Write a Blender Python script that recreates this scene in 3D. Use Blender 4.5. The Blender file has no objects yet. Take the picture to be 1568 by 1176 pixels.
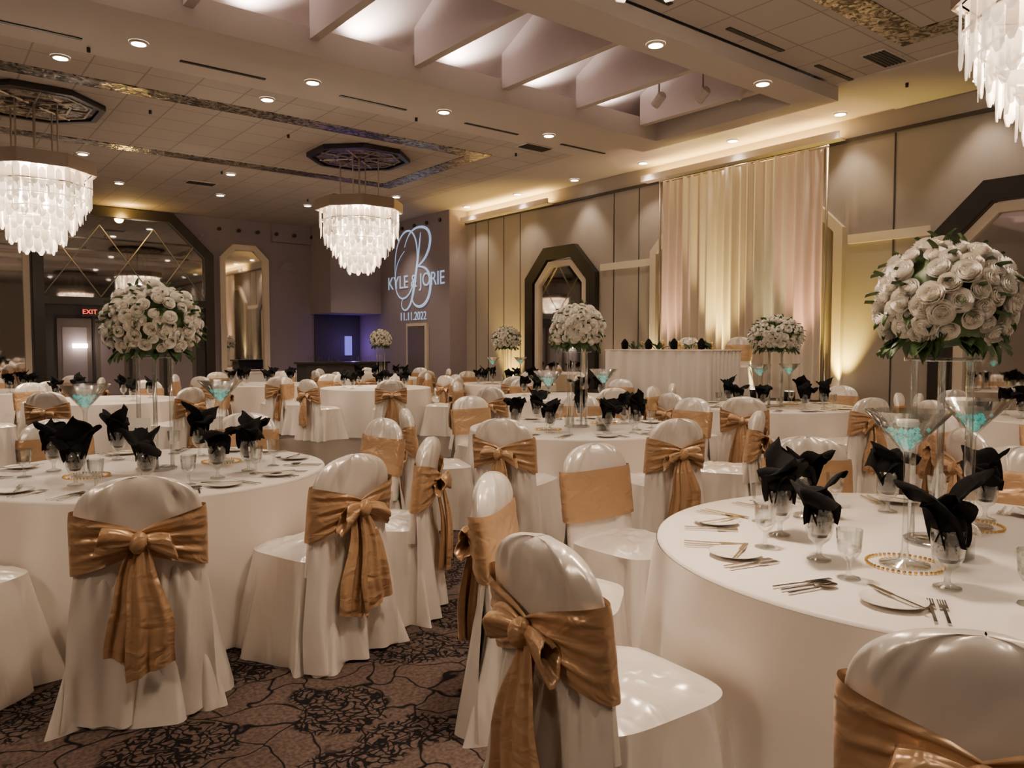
import bpy, math, random
from math import sin, cos, pi, sqrt, atan2, radians
from mathutils import Vector, Matrix, noise
random.seed(7)
SC = bpy.context.scene
CA, SA = 0.785, 0.620
def W(X, D):
    return (CA*X+SA*D, -SA*X+CA*D)
EYE = 1.45
CEIL = 4.75
XR = 10.9
YF = 20.3
LP = 1.55   # overall lamp power factor

# ---------------------------------------------------------------- materials
def mat(name, col=(0.5,0.5,0.5), rough=0.5, metal=0.0, emis=None, estr=0.0, sheen=0.0, spec=None, bump=None, colvar=None):
    m = bpy.data.materials.new(name); m.use_nodes = True
    nt = m.node_tree; b = nt.nodes['Principled BSDF']
    b.inputs['Base Color'].default_value = (*col, 1)
    b.inputs['Roughness'].default_value = rough
    b.inputs['Metallic'].default_value = metal
    if spec is not None: b.inputs['Specular IOR Level'].default_value = spec
    if sheen: b.inputs['Sheen Weight'].default_value = sheen
    if emis:
        b.inputs['Emission Color'].default_value = (*emis, 1)
        b.inputs['Emission Strength'].default_value = estr
        try: m.cycles.emission_sampling = 'NONE'
        except Exception: pass
    if bump or colvar:
        tc = nt.nodes.new('ShaderNodeTexCoord')
    if bump:
        sc, st = bump[0], bump[1]
        mpn = nt.nodes.new('ShaderNodeMapping')
        if len(bump) > 2: mpn.inputs['Scale'].default_value = bump[2]
        nt.links.new(tc.outputs['Object'], mpn.inputs['Vector'])
        n = nt.nodes.new('ShaderNodeTexNoise'); n.inputs['Scale'].default_value = sc
        n.inputs['Detail'].default_value = 2; n.inputs['Distortion'].default_value = 1.0
        nt.links.new(mpn.outputs['Vector'], n.inputs['Vector'])
        bp = nt.nodes.new('ShaderNodeBump'); bp.inputs['Strength'].default_value = st
        bp.inputs['Distance'].default_value = 0.03
        nt.links.new(n.outputs['Fac'], bp.inputs['Height'])
        nt.links.new(bp.outputs['Normal'], b.inputs['Normal'])
    if colvar:
        sc, c2 = colvar
        n = nt.nodes.new('ShaderNodeTexNoise'); n.inputs['Scale'].default_value = sc
        nt.links.new(tc.outputs['Object'], n.inputs['Vector'])
        r = nt.nodes.new('ShaderNodeValToRGB')
        r.color_ramp.elements[0].position = 0.35; r.color_ramp.elements[1].position = 0.65
        r.color_ramp.elements[0].color = (*col, 1); r.color_ramp.elements[1].color = (*c2, 1)
        nt.links.new(n.outputs['Fac'], r.inputs['Fac'])
        nt.links.new(r.outputs['Color'], b.inputs['Base Color'])
    return m

def glassmat(name, tint=(1,1,1), gl=0.12):
    m = bpy.data.materials.new(name); m.use_nodes = True
    nt = m.node_tree; nt.nodes.clear()
    out = nt.nodes.new('ShaderNodeOutputMaterial')
    mix = nt.nodes.new('ShaderNodeMixShader')
    tr = nt.nodes.new('ShaderNodeBsdfTransparent'); tr.inputs['Color'].default_value = (*tint, 1)
    g = nt.nodes.new('ShaderNodeBsdfGlossy'); g.inputs['Roughness'].default_value = 0.05
    lw = nt.nodes.new('ShaderNodeLayerWeight'); lw.inputs['Blend'].default_value = 0.35
    mp = nt.nodes.new('ShaderNodeMapRange')
    mp.inputs['To Min'].default_value = gl; mp.inputs['To Max'].default_value = 0.85
    nt.links.new(lw.outputs['Facing'], mp.inputs['Value'])
    nt.links.new(mp.outputs['Result'], mix.inputs['Fac'])
    nt.links.new(tr.outputs[0], mix.inputs[1]); nt.links.new(g.outputs[0], mix.inputs[2])
    nt.links.new(mix.outputs[0], out.inputs['Surface'])
    return m

def crystalmat():
    m = bpy.data.materials.new('lit_capiz_glass'); m.use_nodes = True
    nt = m.node_tree; nt.nodes.clear()
    out = nt.nodes.new('ShaderNodeOutputMaterial')
    tr = nt.nodes.new('ShaderNodeBsdfTransparent')
    tl = nt.nodes.new('ShaderNodeBsdfDiffuse'); tl.inputs['Color'].default_value = (0.55,0.5,0.44,1)
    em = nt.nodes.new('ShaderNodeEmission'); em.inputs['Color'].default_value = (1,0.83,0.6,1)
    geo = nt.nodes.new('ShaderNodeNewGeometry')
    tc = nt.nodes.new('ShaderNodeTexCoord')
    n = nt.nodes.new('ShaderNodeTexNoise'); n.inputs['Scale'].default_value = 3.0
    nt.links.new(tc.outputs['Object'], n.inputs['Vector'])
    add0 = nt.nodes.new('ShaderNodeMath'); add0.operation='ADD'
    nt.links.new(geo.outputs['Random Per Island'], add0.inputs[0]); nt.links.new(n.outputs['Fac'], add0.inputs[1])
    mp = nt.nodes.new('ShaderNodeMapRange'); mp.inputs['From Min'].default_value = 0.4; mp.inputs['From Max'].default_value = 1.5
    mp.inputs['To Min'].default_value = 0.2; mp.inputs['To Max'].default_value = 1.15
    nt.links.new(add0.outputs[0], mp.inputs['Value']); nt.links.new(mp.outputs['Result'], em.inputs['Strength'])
    add = nt.nodes.new('ShaderNodeAddShader')
    nt.links.new(tl.outputs[0], add.inputs[0]); nt.links.new(em.outputs[0], add.inputs[1])
    mix = nt.nodes.new('ShaderNodeMixShader'); mix.inputs['Fac'].default_value = 0.62
    nt.links.new(tr.outputs[0], mix.inputs[1]); nt.links.new(add.outputs[0], mix.inputs[2])
    nt.links.new(mix.outputs[0], out.inputs['Surface'])
    try: m.cycles.emission_sampling = 'NONE'
    except Exception: pass
    return m

def carpetmat():
    m = bpy.data.materials.new('patterned_carpet'); m.use_nodes = True
    nt = m.node_tree; L = nt.links; b = nt.nodes['Principled BSDF']
    b.inputs['Roughness'].default_value = 0.95; b.inputs['Specular IOR Level'].default_value = 0.1
    tc = nt.nodes.new('ShaderNodeTexCoord')
    nz = nt.nodes.new('ShaderNodeTexNoise'); nz.inputs['Scale'].default_value = 3.0; nz.inputs['Detail'].default_value = 2
    L.new(tc.outputs['Object'], nz.inputs['Vector'])
    sub = nt.nodes.new('ShaderNodeVectorMath'); sub.operation = 'SUBTRACT'; sub.inputs[1].default_value = (0.5,0.5,0.5)
    L.new(nz.outputs['Color'], sub.inputs[0])
    sc = nt.nodes.new('ShaderNodeVectorMath'); sc.operation = 'SCALE'; sc.inputs['Scale'].default_value = 0.5
    L.new(sub.outputs[0], sc.inputs[0])
    add = nt.nodes.new('ShaderNodeVectorMath'); add.operation = 'ADD'
    L.new(tc.outputs['Object'], add.inputs[0]); L.new(sc.outputs[0], add.inputs[1])
    v = nt.nodes.new('ShaderNodeTexVoronoi'); v.feature = 'DISTANCE_TO_EDGE'; v.inputs['Scale'].default_value = 5.2
    v.voronoi_dimensions = '2D'
    L.new(add.outputs[0], v.inputs['Vector'])
    r1 = nt.nodes.new('ShaderNodeMapRange'); r1.inputs['From Min'].default_value = 0.016; r1.inputs['From Max'].default_value = 0.042
    L.new(v.outputs['Distance'], r1.inputs['Value'])
    v2 = nt.nodes.new('ShaderNodeTexVoronoi'); v2.feature = 'DISTANCE_TO_EDGE'; v2.inputs['Scale'].default_value = 24
    v2.voronoi_dimensions = '2D'
    sc2 = nt.nodes.new('ShaderNodeVectorMath'); sc2.operation = 'SCALE'; sc2.inputs['Scale'].default_value = 0.16
    nz3 = nt.nodes.new('ShaderNodeTexNoise'); nz3.inputs['Scale'].default_value = 12
    L.new(tc.outputs['Object'], nz3.inputs['Vector']); L.new(nz3.outputs['Color'], sc2.inputs[0])
    add2 = nt.nodes.new('ShaderNodeVectorMath'); add2.operation = 'ADD'
    L.new(tc.outputs['Object'], add2.inputs[0]); L.new(sc2.outputs[0], add2.inputs[1])
    L.new(add2.outputs[0], v2.inputs['Vector'])
    r2 = nt.nodes.new('ShaderNodeMapRange'); r2.inputs['From Min'].default_value = 0.10; r2.inputs['From Max'].default_value = 0.18
    L.new(v2.outputs['Distance'], r2.inputs['Value'])
    v3 = nt.nodes.new('ShaderNodeTexVoronoi'); v3.inputs['Scale'].default_value = 2.2; v3.voronoi_dimensions = '2D'
    L.new(add.outputs[0], v3.inputs['Vector'])
    r3 = nt.nodes.new('ShaderNodeMapRange'); r3.inputs['From Min'].default_value = 0.40; r3.inputs['From Max'].default_value = 0.46
    L.new(v3.outputs['Distance'], r3.inputs['Value'])
    mx = nt.nodes.new('ShaderNodeMath'); mx.operation = 'MAXIMUM'
    L.new(r2.outputs[0], mx.inputs[0]); L.new(r3.outputs[0], mx.inputs[1])
    mul = nt.nodes.new('ShaderNodeMath'); mul.operation = 'MULTIPLY'
    L.new(mx.outputs[0], mul.inputs[0]); L.new(r1.outputs[0], mul.inputs[1])
    nb = nt.nodes.new('ShaderNodeTexNoise'); nb.inputs['Scale'].default_value = 60; nb.inputs['Detail'].default_value = 4
    L.new(tc.outputs['Object'], nb.inputs['Vector'])
    cr = nt.nodes.new('ShaderNodeValToRGB')
    cr.color_ramp.elements[0].color = (0.050,0.036,0.031,1); cr.color_ramp.elements[1].color = (0.118,0.084,0.072,1)
    cr.color_ramp.elements[0].position = 0.3; cr.color_ramp.elements[1].position = 0.7
    L.new(nb.outputs['Fac'], cr.inputs['Fac'])
    mc = nt.nodes.new('ShaderNodeMixRGB'); mc.inputs['Color1'].default_value = (0.006,0.005,0.006,1)
    L.new(mul.outputs[0], mc.inputs['Fac']); L.new(cr.outputs['Color'], mc.inputs['Color2'])
    L.new(mc.outputs['Color'], b.inputs['Base Color'])
    return m

def tilemat():
    m = bpy.data.materials.new('ceiling_tile'); m.use_nodes = True
    nt = m.node_tree; L = nt.links; b = nt.nodes['Principled BSDF']; b.inputs['Roughness'].default_value = 0.9
    tc = nt.nodes.new('ShaderNodeTexCoord')
    br = nt.nodes.new('ShaderNodeTexBrick'); br.offset = 0; br.inputs['Scale'].default_value = 1.0
    br.inputs['Brick Width'].default_value = 0.6; br.inputs['Row Height'].default_value = 0.6
    br.inputs['Mortar Size'].default_value = 0.010
    br.inputs['Color1'].default_value = (0.44,0.395,0.36,1); br.inputs['Color2'].default_value = (0.41,0.365,0.33,1)
    br.inputs['Mortar'].default_value = (0.27,0.24,0.215,1)
    L.new(tc.outputs['Object'], br.inputs['Vector'])
    L.new(br.outputs['Color'], b.inputs['Base Color'])
    return m

def foilmat():
    m = bpy.data.materials.new('antique_mirror_strip'); m.use_nodes = True
    nt = m.node_tree; L = nt.links; b = nt.nodes['Principled BSDF']
    b.inputs['Metallic'].default_value = 0.9; b.inputs['Roughness'].default_value = 0.18
    tc = nt.nodes.new('ShaderNodeTexCoord')
    v = nt.nodes.new('ShaderNodeTexNoise'); v.inputs['Scale'].default_value = 9; v.inputs['Detail'].default_value = 4; v.inputs['Distortion'].default_value = 1.5
    L.new(tc.outputs['Object'], v.inputs['Vector'])
    cr = nt.nodes.new('ShaderNodeValToRGB')
    cr.color_ramp.elements[0].color = (0.06,0.05,0.04,1); cr.color_ramp.elements[1].color = (0.7,0.65,0.57,1)
    cr.color_ramp.elements[0].position = 0.4; cr.color_ramp.elements[1].position = 0.6
    L.new(v.outputs['Fac'], cr.inputs['Fac']); L.new(cr.outputs['Color'], b.inputs['Base Color'])
    bp = nt.nodes.new('ShaderNodeBump'); bp.inputs['Strength'].default_value = 0.6; bp.inputs['Distance'].default_value = 0.03
    L.new(v.outputs['Fac'], bp.inputs['Height']); L.new(bp.outputs['Normal'], b.inputs['Normal'])
    return m

M = {}
M['carpet'] = carpetmat(); M['tile'] = tilemat(); M['foil'] = foilmat(); M['crystal'] = crystalmat()
M['plaster'] = mat('ceiling_plaster', (0.50,0.445,0.41), 0.85)
M['recess'] = mat('recess_plaster', (0.56,0.49,0.485), 0.85)
M['wall'] = mat('wall_fabric', (0.34,0.30,0.265), 0.9, bump=(120,0.15))
M['wallfar'] = mat('wall_paint_mauve', (0.26,0.22,0.25), 0.9)
M['cream'] = mat('cream_trim', (0.64,0.56,0.45), 0.6)
M['dark'] = mat('dark_lacquer', (0.02,0.017,0.016), 0.3)
M['darkwall'] = mat('dark_wall', (0.06,0.055,0.06), 0.8)
M['seam'] = mat('seam_dark', (0.05,0.04,0.04), 0.8)
M['mirror'] = mat('mirror_glass', (0.74,0.72,0.70), 0.03, 1.0)
M['darkmirror'] = mat('smoked_mirror', (0.48,0.47,0.47), 0.03, 1.0)
M['cloth'] = mat('white_table_linen', (0.77,0.715,0.665), 0.5, sheen=0.1)
M['cover'] = mat('ivory_satin_cover', (0.85,0.80,0.745), 0.30, metal=0.32, spec=0.7, bump=(4.0,0.7,(1.5,1.5,0.5)))
M['sash'] = mat('champagne_bronze_satin_sash', (0.52,0.335,0.19), 0.32, metal=0.35, bump=(8,0.5,(1,1,1.8)))
M['black'] = mat('black_napkin_cloth', (0.005,0.005,0.006), 0.9, spec=0.2)
M['rose'] = mat('rose_petal', (0.95,0.90,0.82), 0.6, colvar=(14,(0.96,0.93,0.88)))
M['leaf'] = mat('leaf_green', (0.03,0.07,0.022), 0.45, colvar=(20,(0.08,0.14,0.045)))
M['glass'] = glassmat('clear_glass', (0.95,0.97,0.97), 0.08)
M['acryl'] = glassmat('acrylic_rod', (0.90,0.92,0.92), 0.18)
M['silver'] = mat('cutlery_steel', (0.6,0.57,0.54), 0.18, 1.0)
M['plate'] = mat('china_plate', (0.75,0.7,0.64), 0.25)
M['gold'] = mat('gold_beads', (0.75,0.5,0.16), 0.25, 1.0)
M['teal'] = mat('teal_glow_beads', (0.08,0.30,0.27), 0.3, emis=(0.08,0.75,0.6), estr=0.8)
M['candle'] = mat('wax_candle', (0.75,0.72,0.66), 0.6)
M['bronze'] = mat('bronze_frame', (0.28,0.22,0.18), 0.45, 0.4)
M['rod'] = mat('brass_rod', (0.45,0.38,0.3), 0.35, 0.8)
M['lattice'] = mat('lattice_bar', (0.42,0.39,0.36), 0.4, 0.5)
M['lamp'] = mat('lamp_glow', (1,1,1), 0.5, emis=(1,0.85,0.66), estr=25)
M['bulb'] = mat('bulb_glow', (1,1,1), 0.5, emis=(1,0.82,0.6), estr=8)
M['vent'] = mat('vent_black', (0.015,0.015,0.015), 0.6)
M['red'] = mat('exit_red', (0.4,0,0), 0.5, emis=(1,0.05,0.03), estr=3)
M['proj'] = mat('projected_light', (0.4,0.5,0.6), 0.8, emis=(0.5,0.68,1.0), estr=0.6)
M['blue'] = mat('blue_screen', (0.05,0.05,0.2), 0.5, emis=(0.25,0.2,0.9), estr=0.9)
M['drape'] = mat('sheer_drape', (0.74,0.65,0.55), 0.6, sheen=0.2)
M['wood'] = mat('parquet_dance_floor', (0.05,0.032,0.022), 0.35)
M['paper'] = mat('card_paper', (0.85,0.82,0.78), 0.7)
M['door'] = mat('door_paint', (0.12,0.10,0.095), 0.5)

# ---------------------------------------------------------------- mesh builder
class MB:
    def __init__(s): s.v=[]; s.f=[]; s.m=[]; s.mats=[]
    def mi(s, k):
        if k not in s.mats: s.mats.append(k)
        return s.mats.index(k)
    def add(s, vs, fs, k, T=None):
        o=len(s.v); i=s.mi(k)
        if T is not None: vs=[tuple(T@Vector(p)) for p in vs]
        s.v.extend(vs); s.f.extend([tuple(a+o for a in f) for f in fs]); s.m.extend([i]*len(fs))
    def box(s, x0,x1,y0,y1,z0,z1,k,T=None):
        vs=[(x0,y0,z0),(x1,y0,z0),(x1,y1,z0),(x0,y1,z0),(x0,y0,z1),(x1,y0,z1),(x1,y1,z1),(x0,y1,z1)]
        fs=[(0,3,2,1),(4,5,6,7),(0,1,5,4),(1,2,6,5),(2,3,7,6),(3,0,4,7)]
        s.add(vs,fs,k,T)
    def grid(s, fn, nu, nv, k, closed=False, T=None):
        vs=[]; fs=[]
        cu = nu if closed else nu+1
        for j in range(nv+1):
            for i in range(cu):
                vs.append(tuple(fn(i/nu, j/nv)))
        for j in range(nv):
            for i in range(nu):
                a=j*cu+i; b=j*cu+(i+1)%cu
                fs.append((a,b,b+cu,a+cu))
        s.add(vs,fs,k,T)
    def lathe(s, prof, n, k, T=None):
        vs=[]; fs=[]
        for r,z in prof:
            for i in range(n):
                a=2*pi*i/n; vs.append((r*cos(a), r*sin(a), z))
        for j in range(len(prof)-1):
            for i in range(n):
                a=j*n+i; b=j*n+(i+1)%n
                fs.append((a,b,b+n,a+n))
        s.add(vs,fs,k,T)
    def cyl(s, x,y,z0,z1,r,k,n=10,T=None):
        TT=Matrix.Translation((x,y,0))
        if T is not None: TT=T@TT
        s.lathe([(0.0001,z0),(r,z0),(r,z1),(0.0001,z1)],n,k,TT)
    def mesh(s, name, smooth=True):
        me=bpy.data.meshes.new(name); me.from_pydata(s.v,[],s.f)
        for k in s.mats: me.materials.append(M[k])
        me.polygons.foreach_set('material_index', s.m)
        if smooth: me.polygons.foreach_set('use_smooth',[True]*len(s.f))
        me.update()
        return me
    def obj(s, name, loc=(0,0,0), smooth=False, rot=0):
        return inst(s.mesh(name,smooth), name, loc, rot)
def inst(me, name, loc=(0,0,0), rot=0, scale=1):
    o=bpy.data.objects.new(name, me); SC.collection.objects.link(o)
    o.location=loc; o.rotation_euler=(0,0,rot)
    o.scale=(scale,scale,scale) if not isinstance(scale,tuple) else scale
    return o
def boxobj(name,x0,x1,y0,y1,z0,z1,k):
    b=MB(); b.box(x0,x1,y0,y1,z0,z1,k); return b.obj(name)

def light(kind, name, loc, power, col, size=0.1, spot=None, blend=0.6, direc=None, sy=None, parent=None):
    d=bpy.data.lights.new(name, kind); d.energy=power*LP; d.color=col
    if kind=='AREA':
        d.shape='RECTANGLE'; d.size=size; d.size_y=sy or size
    else: d.shadow_soft_size=size
    if kind=='SPOT':
        d.spot_size=radians(spot); d.spot_blend=blend
    o=bpy.data.objects.new(name,d); SC.collection.objects.link(o); o.location=loc
    if direc: o.rotation_euler=Vector(direc).to_track_quat('-Z','Y').to_euler()
    return o
WARM=(1.0,0.785,0.58)

# ---------------------------------------------------------------- room shell
X0,Y0=-6.0,-7.0
boxobj('floor',X0,XR+0.3,Y0,YF+0.3,-0.1,0.0,'carpet')
boxobj('dance_floor',3.2,6.9,8.3,11.6,0.0,0.012,'wood')
boxobj('wall_right',XR,XR+0.2,Y0,15.6,0,CEIL+0.3,'wall')
boxobj('wall_projection',10.4,XR+0.2,15.6,YF,0,CEIL+0.3,'wallfar')
boxobj('wall_far',X0,XR+0.2,YF,YF+0.2,0,CEIL+0.3,'wallfar')
boxobj('wall_left',X0-0.2,X0,Y0,YF+0.2,0,CEIL+0.3,'wall')
boxobj('wall_near',X0-0.2,XR+0.2,Y0-0.2,Y0,0,CEIL+0.3,'wall')
b=MB()
b.box(X0,XR,Y0,5.2,CEIL,CEIL+0.1,'tile')
b.box(X0,9.2,9.9,YF,CEIL,CEIL+0.1,'tile')
b.obj('ceiling')
b=MB()
b.box(X0,XR,8.45,9.9,CEIL,CEIL+0.1,'plaster'); b.box(9.2,XR,9.9,YF,CEIL,CEIL+0.1,'plaster')
b.box(9.1,XR,5.2,8.45,CEIL,CEIL+0.1,'plaster')
b.box(9.3,XR,Y0,5.2,CEIL-0.02,CEIL,'plaster')
b.obj('ceiling_plaster_border')
b=MB()
b.box(X0,9.45,8.0,8.55,CEIL-0.17,CEIL-0.02,'plaster')
b.box(X0,9.1,7.97,8.0,CEIL-0.17,CEIL+0.13,'plaster')
b.box(X0,9.45,5.25,5.7,CEIL-0.17,CEIL-0.001,'plaster')
b.box(9.1,9.45,5.7,8.0,CEIL-0.17,CEIL-0.001,'plaster')
b.obj('ceiling_beam')
# recess: sloping lid with triangular fins
b=MB()
ZT=6.25; YB=8.42; ZB=4.98
b.add([(X0,YB,ZB),(9.15,YB,ZB),(9.15,5.65,ZT),(X0,5.65,ZT)],[(0,1,2,3)],'recess')
b.add([(X0,YB,CEIL-0.1),(9.15,YB,CEIL-0.1),(9.15,YB,ZB),(X0,YB,ZB)],[(0,1,2,3)],'recess')
b.add([(X0,5.65,CEIL-0.1),(9.15,5.65,CEIL-0.1),(9.15,5.65,ZT),(X0,5.65,ZT)],[(0,1,2,3)],'recess')
b.add([(9.15,YB,CEIL-0.1),(9.15,5.65,CEIL-0.1),(9.15,5.65,ZT),(9.15,YB,ZB)],[(0,1,2,3)],'recess')
fx=[3.57+1.3*k for k in range(-7,5)]
for a in fx:
    for s in (-1,1):
        b.add([(a+s*0.05,7.96,CEIL+0.0),(a+s*0.05,5.66,CEIL-0.02),(a+s*0.05,5.66,ZT),(a+s*0.05,7.96,5.2)],[(0,1,2,3)],'recess')
    b.add([(a-0.05,7.96,CEIL),(a+0.05,7.96,CEIL),(a+0.05,5.66,CEIL-0.02),(a-0.05,5.66,CEIL-0.02)],[(0,1,2,3)],'plaster')
b.obj('ceiling_recess')
for i,a in enumerate(fx):
    mm=a-0.65
    if mm<-2.5: continue
    f=MB(); f.lathe([(0.0001,-0.06),(0.06,-0.06),(0.07,0.03),(0.06,0.03)],12,'bronze'); f.lathe([(0.06,0.02),(0.0001,0.02)],12,'lamp'); f.obj('cove_uplight',(mm,8.12,4.78))
    light('SPOT','cove_light',(mm,8.12,4.83),80,(1,0.82,0.70),0.04,130,1.0,(0,-0.30,1))
# tracks
for i,(x,y) in enumerate([(8.15,7.1),(8.45,6.6),(8.75,6.2)]):
    t=MB(); t.cyl(0,0,0.0,0.45,0.012,'bronze',8)
    t.lathe([(0.0001,-0.1),(0.06,-0.1),(0.065,0.08),(0.03,0.11),(0.0001,0.11)],12,'plaster',Matrix.Translation((0,0,-0.02))@Matrix.Rotation(radians(50),4,'X'))
    t.obj('track_spotlight',(x,y,4.82))
# strip rings
for (ya,yb,xr,nm) in [(10.75,14.3,8.05,'ceiling_mirror_strip'),(0.3,4.1,8.7,'ceiling_mirror_strip')]:
    b=MB(); w=0.34; z=CEIL-0.012
    b.box(X0,xr,ya,ya+w,z,CEIL,'foil'); b.box(X0,xr,yb-w,yb,z,CEIL,'foil'); b.box(xr-w,xr,ya+w,yb-w,z,CEIL,'foil')
    b.obj(nm)
# slots and vents
b=MB()
for x in (1.1,3.1,5.1,7.1,9.0): b.box(x-0.5,x+0.5,9.45,9.5,CEIL-0.01,CEIL,'vent')
for y,x in ((5.0,5.4),(5.0,7.3),(5.0,9.0)): b.box(x-0.5,x+0.5,y-0.03,y+0.03,CEIL-0.01,CEIL,'vent')
b.obj('ceiling_slot_diffuser')
for (x,y) in [(8.9,4.4),(8.3,9.9),(4.8,16.2),(7.6,15.6),(2.4,15.8)]:
    v=MB()
    v.box(-0.3,0.3,-0.15,0.15,-0.01,0.0,'plaster')
    for k in range(6): v.box(-0.26,0.26,-0.125+k*0.043,-0.1+k*0.043,-0.02,-0.01,'vent')
    v.obj('ceiling_vent',(x,y,CEIL-0.002))
# downlights
DL=[(x,9.2) for x in (-1.8,0.1,2.1,4.1,6.05,8.0)]+[(x,5.45) for x in (0.4,2.3,4.3,6.2,8.1)]+[(10.5,y) for y in (2.2,4.0,5.8,7.6,9.5,11.3,13.1,15.0)]+[(x,17.2) for x in (1.5,3.5,5.5,7.5,9.5)]+[(x,10.2) for x in (1.5,3.9)]+[(x,-1.5) for x in (-2,0.5,3,5.5,8)]+[(x,15.0) for x in (2.5,5.0,8.6)]
dm=MB(); dm.lathe([(0.10,0.0),(0.10,-0.015),(0.075,-0.02)],20,'cream'); dm.lathe([(0.075,-0.02),(0.0001,-0.012)],20,'lamp')
dme=dm.mesh('recessed_downlight')
for x,y in DL:
    z=CEIL-0.002 if not(5.25<y<5.7 or 8.0<y<8.45) else CEIL-0.172
    inst(dme,'recessed_downlight',(x,y,z))
    wall = x>10.2
    light('SPOT','downlight',(x,y,z-0.05),(28 if 6.5<y<9 else 48) if wall else 105,WARM,0.07,100 if not wall else 80,0.7,(0.12 if wall else 0,0,-1))
# sprinklers
sp=MB(); sp.cyl(0,0,-0.05,0,0.02,'vent',8); spm=sp.mesh('sprinkler_head')
for (x,y) in [(1.7,9.7),(5.9,9.7),(7.2,16.5),(4.8,14.9),(8.3,10.4),(9.9,4.6),(9.7,6.5),(2.8,11.7),(4.8,11.7)]: inst(spm,'sprinkler_head',(x,y,CEIL-0.022 if x>9.3 else CEIL-0.002))

# ---------------------------------------------------------------- wall frames
def mapR(u,v,d): return (XR-0.001-d,u,v)
def mapF(u,v,d): return (u,YF-0.001-d,v)
def cham(u0,u1,z1,c,w=0,z0=0):
    cc=c-0.586*w
    return [(u0+w,z0),(u0+w,z1-w-cc),(u0+w+cc,z1-w),(u1-w-cc,z1-w),(u1-w,z1-w-cc),(u1-w,z0)]
def frame(b,mp,u0,u1,z1,c,wo,wi,d,k,z0=0.0):
    o=cham(u0,u1,z1,c,wo,z0); n=cham(u0,u1,z1,c,wi,z0)
    for i in range(5):
        A,B=o[i],o[i+1]; C_,D_=n[i+1],n[i]
        vs=[mp(*A,0),mp(*B,0),mp(*C_,0),mp(*D_,0),mp(*A,d),mp(*B,d),mp(*C_,d),mp(*D_,d)]
        b.add(vs,[(4,5,6,7),(0,1,5,4),(1,2,6,5),(2,3,7,6),(3,0,4,7),(0,3,2,1)],k)
def panel(b,mp,u0,u1,z1,c,w,d,k,z0=0.0):
    b.add([mp(*p,d) for p in cham(u0,u1,z1,c,w,z0)],[(0,1,2,3,4,5)],k)
for u0,u1 in ((11.0,13.2),(2.3,4.65)):
    b=MB(); frame(b,mapR,u0,u1,3.55,0.62,0,0.26,0.12,'dark'); frame(b,mapR,u0,u1,3.55,0.62,0.30,0.42,0.08,'cream',0.0)
    panel(b,mapR,u0,u1,3.55,0.62,0.2,0.02,'mirror'); b.obj('octagonal_wall_mirror')
b=MB(); frame(b,mapR,5.9,9.6,3.95,0.75,0,0.14,0.09,'cream',0.66); panel(b,mapR,5.9,9.6,3.95,0.75,0.1,0.02,'wall',0.66); b.obj('cream_arch_frame')
# far wall
YW=YF-0.001
b=MB(); frame(b,mapF,2.3,6.25,4.72,0.95,0,0.22,0.15,'dark'); panel(b,mapF,2.3,6.25,4.72,0.95,0.2,0.03,'darkmirror',2.55)
b.box(2.5,6.05,YF-0.14,YW,2.42,2.6,'dark')
b.box(2.5,6.05,YF-0.05,YW,0.0,2.42,'darkwall')
for k in range(4):
    b.box(2.75+k*0.78,3.45+k*0.78,YF-0.09,YF-0.05,0.02,2.1,'door')
    b.box(2.85+k*0.78,3.35+k*0.78,YF-0.10,YF-0.09,0.3,1.9,'wallfar')
b.box(3.05,3.35,YF-0.16,YF-0.1,1.42,1.52,'lamp')
def bar3(b,p,q,r,k):
    p=Vector(p);q=Vector(q); d=q-p; T=Matrix.Translation(p)@d.to_track_quat('Z','Y').to_matrix().to_4x4()
    b.lathe([(r,0),(r,d.length)],6,k,T)
for k in range(3):
    u=2.5+k*1.18
    bar3(b,(u,YF-0.045,2.62),(u+1.18,YF-0.045,4.3),0.011,'lattice'); bar3(b,(u+1.18,YF-0.045,2.62),(u,YF-0.045,4.3),0.011,'lattice')
b.obj('entrance_door_surround')
light('POINT','door_sconce_light',(3.2,YF-0.35,1.5),5,(1,0.8,0.65),0.05)
b=MB(); frame(b,mapF,6.42,7.7,4.1,0.35,0,0.14,0.1,'cream'); panel(b,mapF,6.42,7.7,4.1,0.35,0.1,0.02,'mirror'); b.obj('arched_wall_mirror')
for u in (-0.4,1.05):
    b=MB(); frame(b,mapF,u,u+1.2,4.1,0.35,0,0.12,0.1,'cream'); panel(b,mapF,u,u+1.2,4.1,0.35,0.1,0.02,'mirror'); b.obj('arched_wall_mirror')
b=MB(); b.box(-0.17,0.17,-0.04,0.03,-0.1,0.1,'dark')
ex=b.obj('exit_sign',(3.4,YF-0.2,2.25))
def text(body,size,loc,rot,k,name,parent=None,ext=0.003):
    c=bpy.data.curves.new(name,'FONT'); c.body=body; c.size=size; c.align_x='CENTER'; c.align_y='CENTER'; c.extrude=ext
    c.materials.append(M[k]); o=bpy.data.objects.new(name,c); SC.collection.objects.link(o)
    o.location=loc; o.rotation_euler=rot
    if parent: o.parent=parent
    return o
text('EXIT',0.15,(0,-0.045,0),(pi/2,0,0),'red','exit_letters',ex)
# shell sconce
b=MB()
b.grid(lambda u,v:(0.24*v*cos(pi*u)*(1+0.06*cos(u*pi*14)),-0.02-0.16*sin(pi*v*0.5)*sin(pi*u),0.24*v*sin(pi*u)),28,6,'wallfar')
b.obj('shell_sconce',(8.25,YF,3.5),True)
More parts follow.
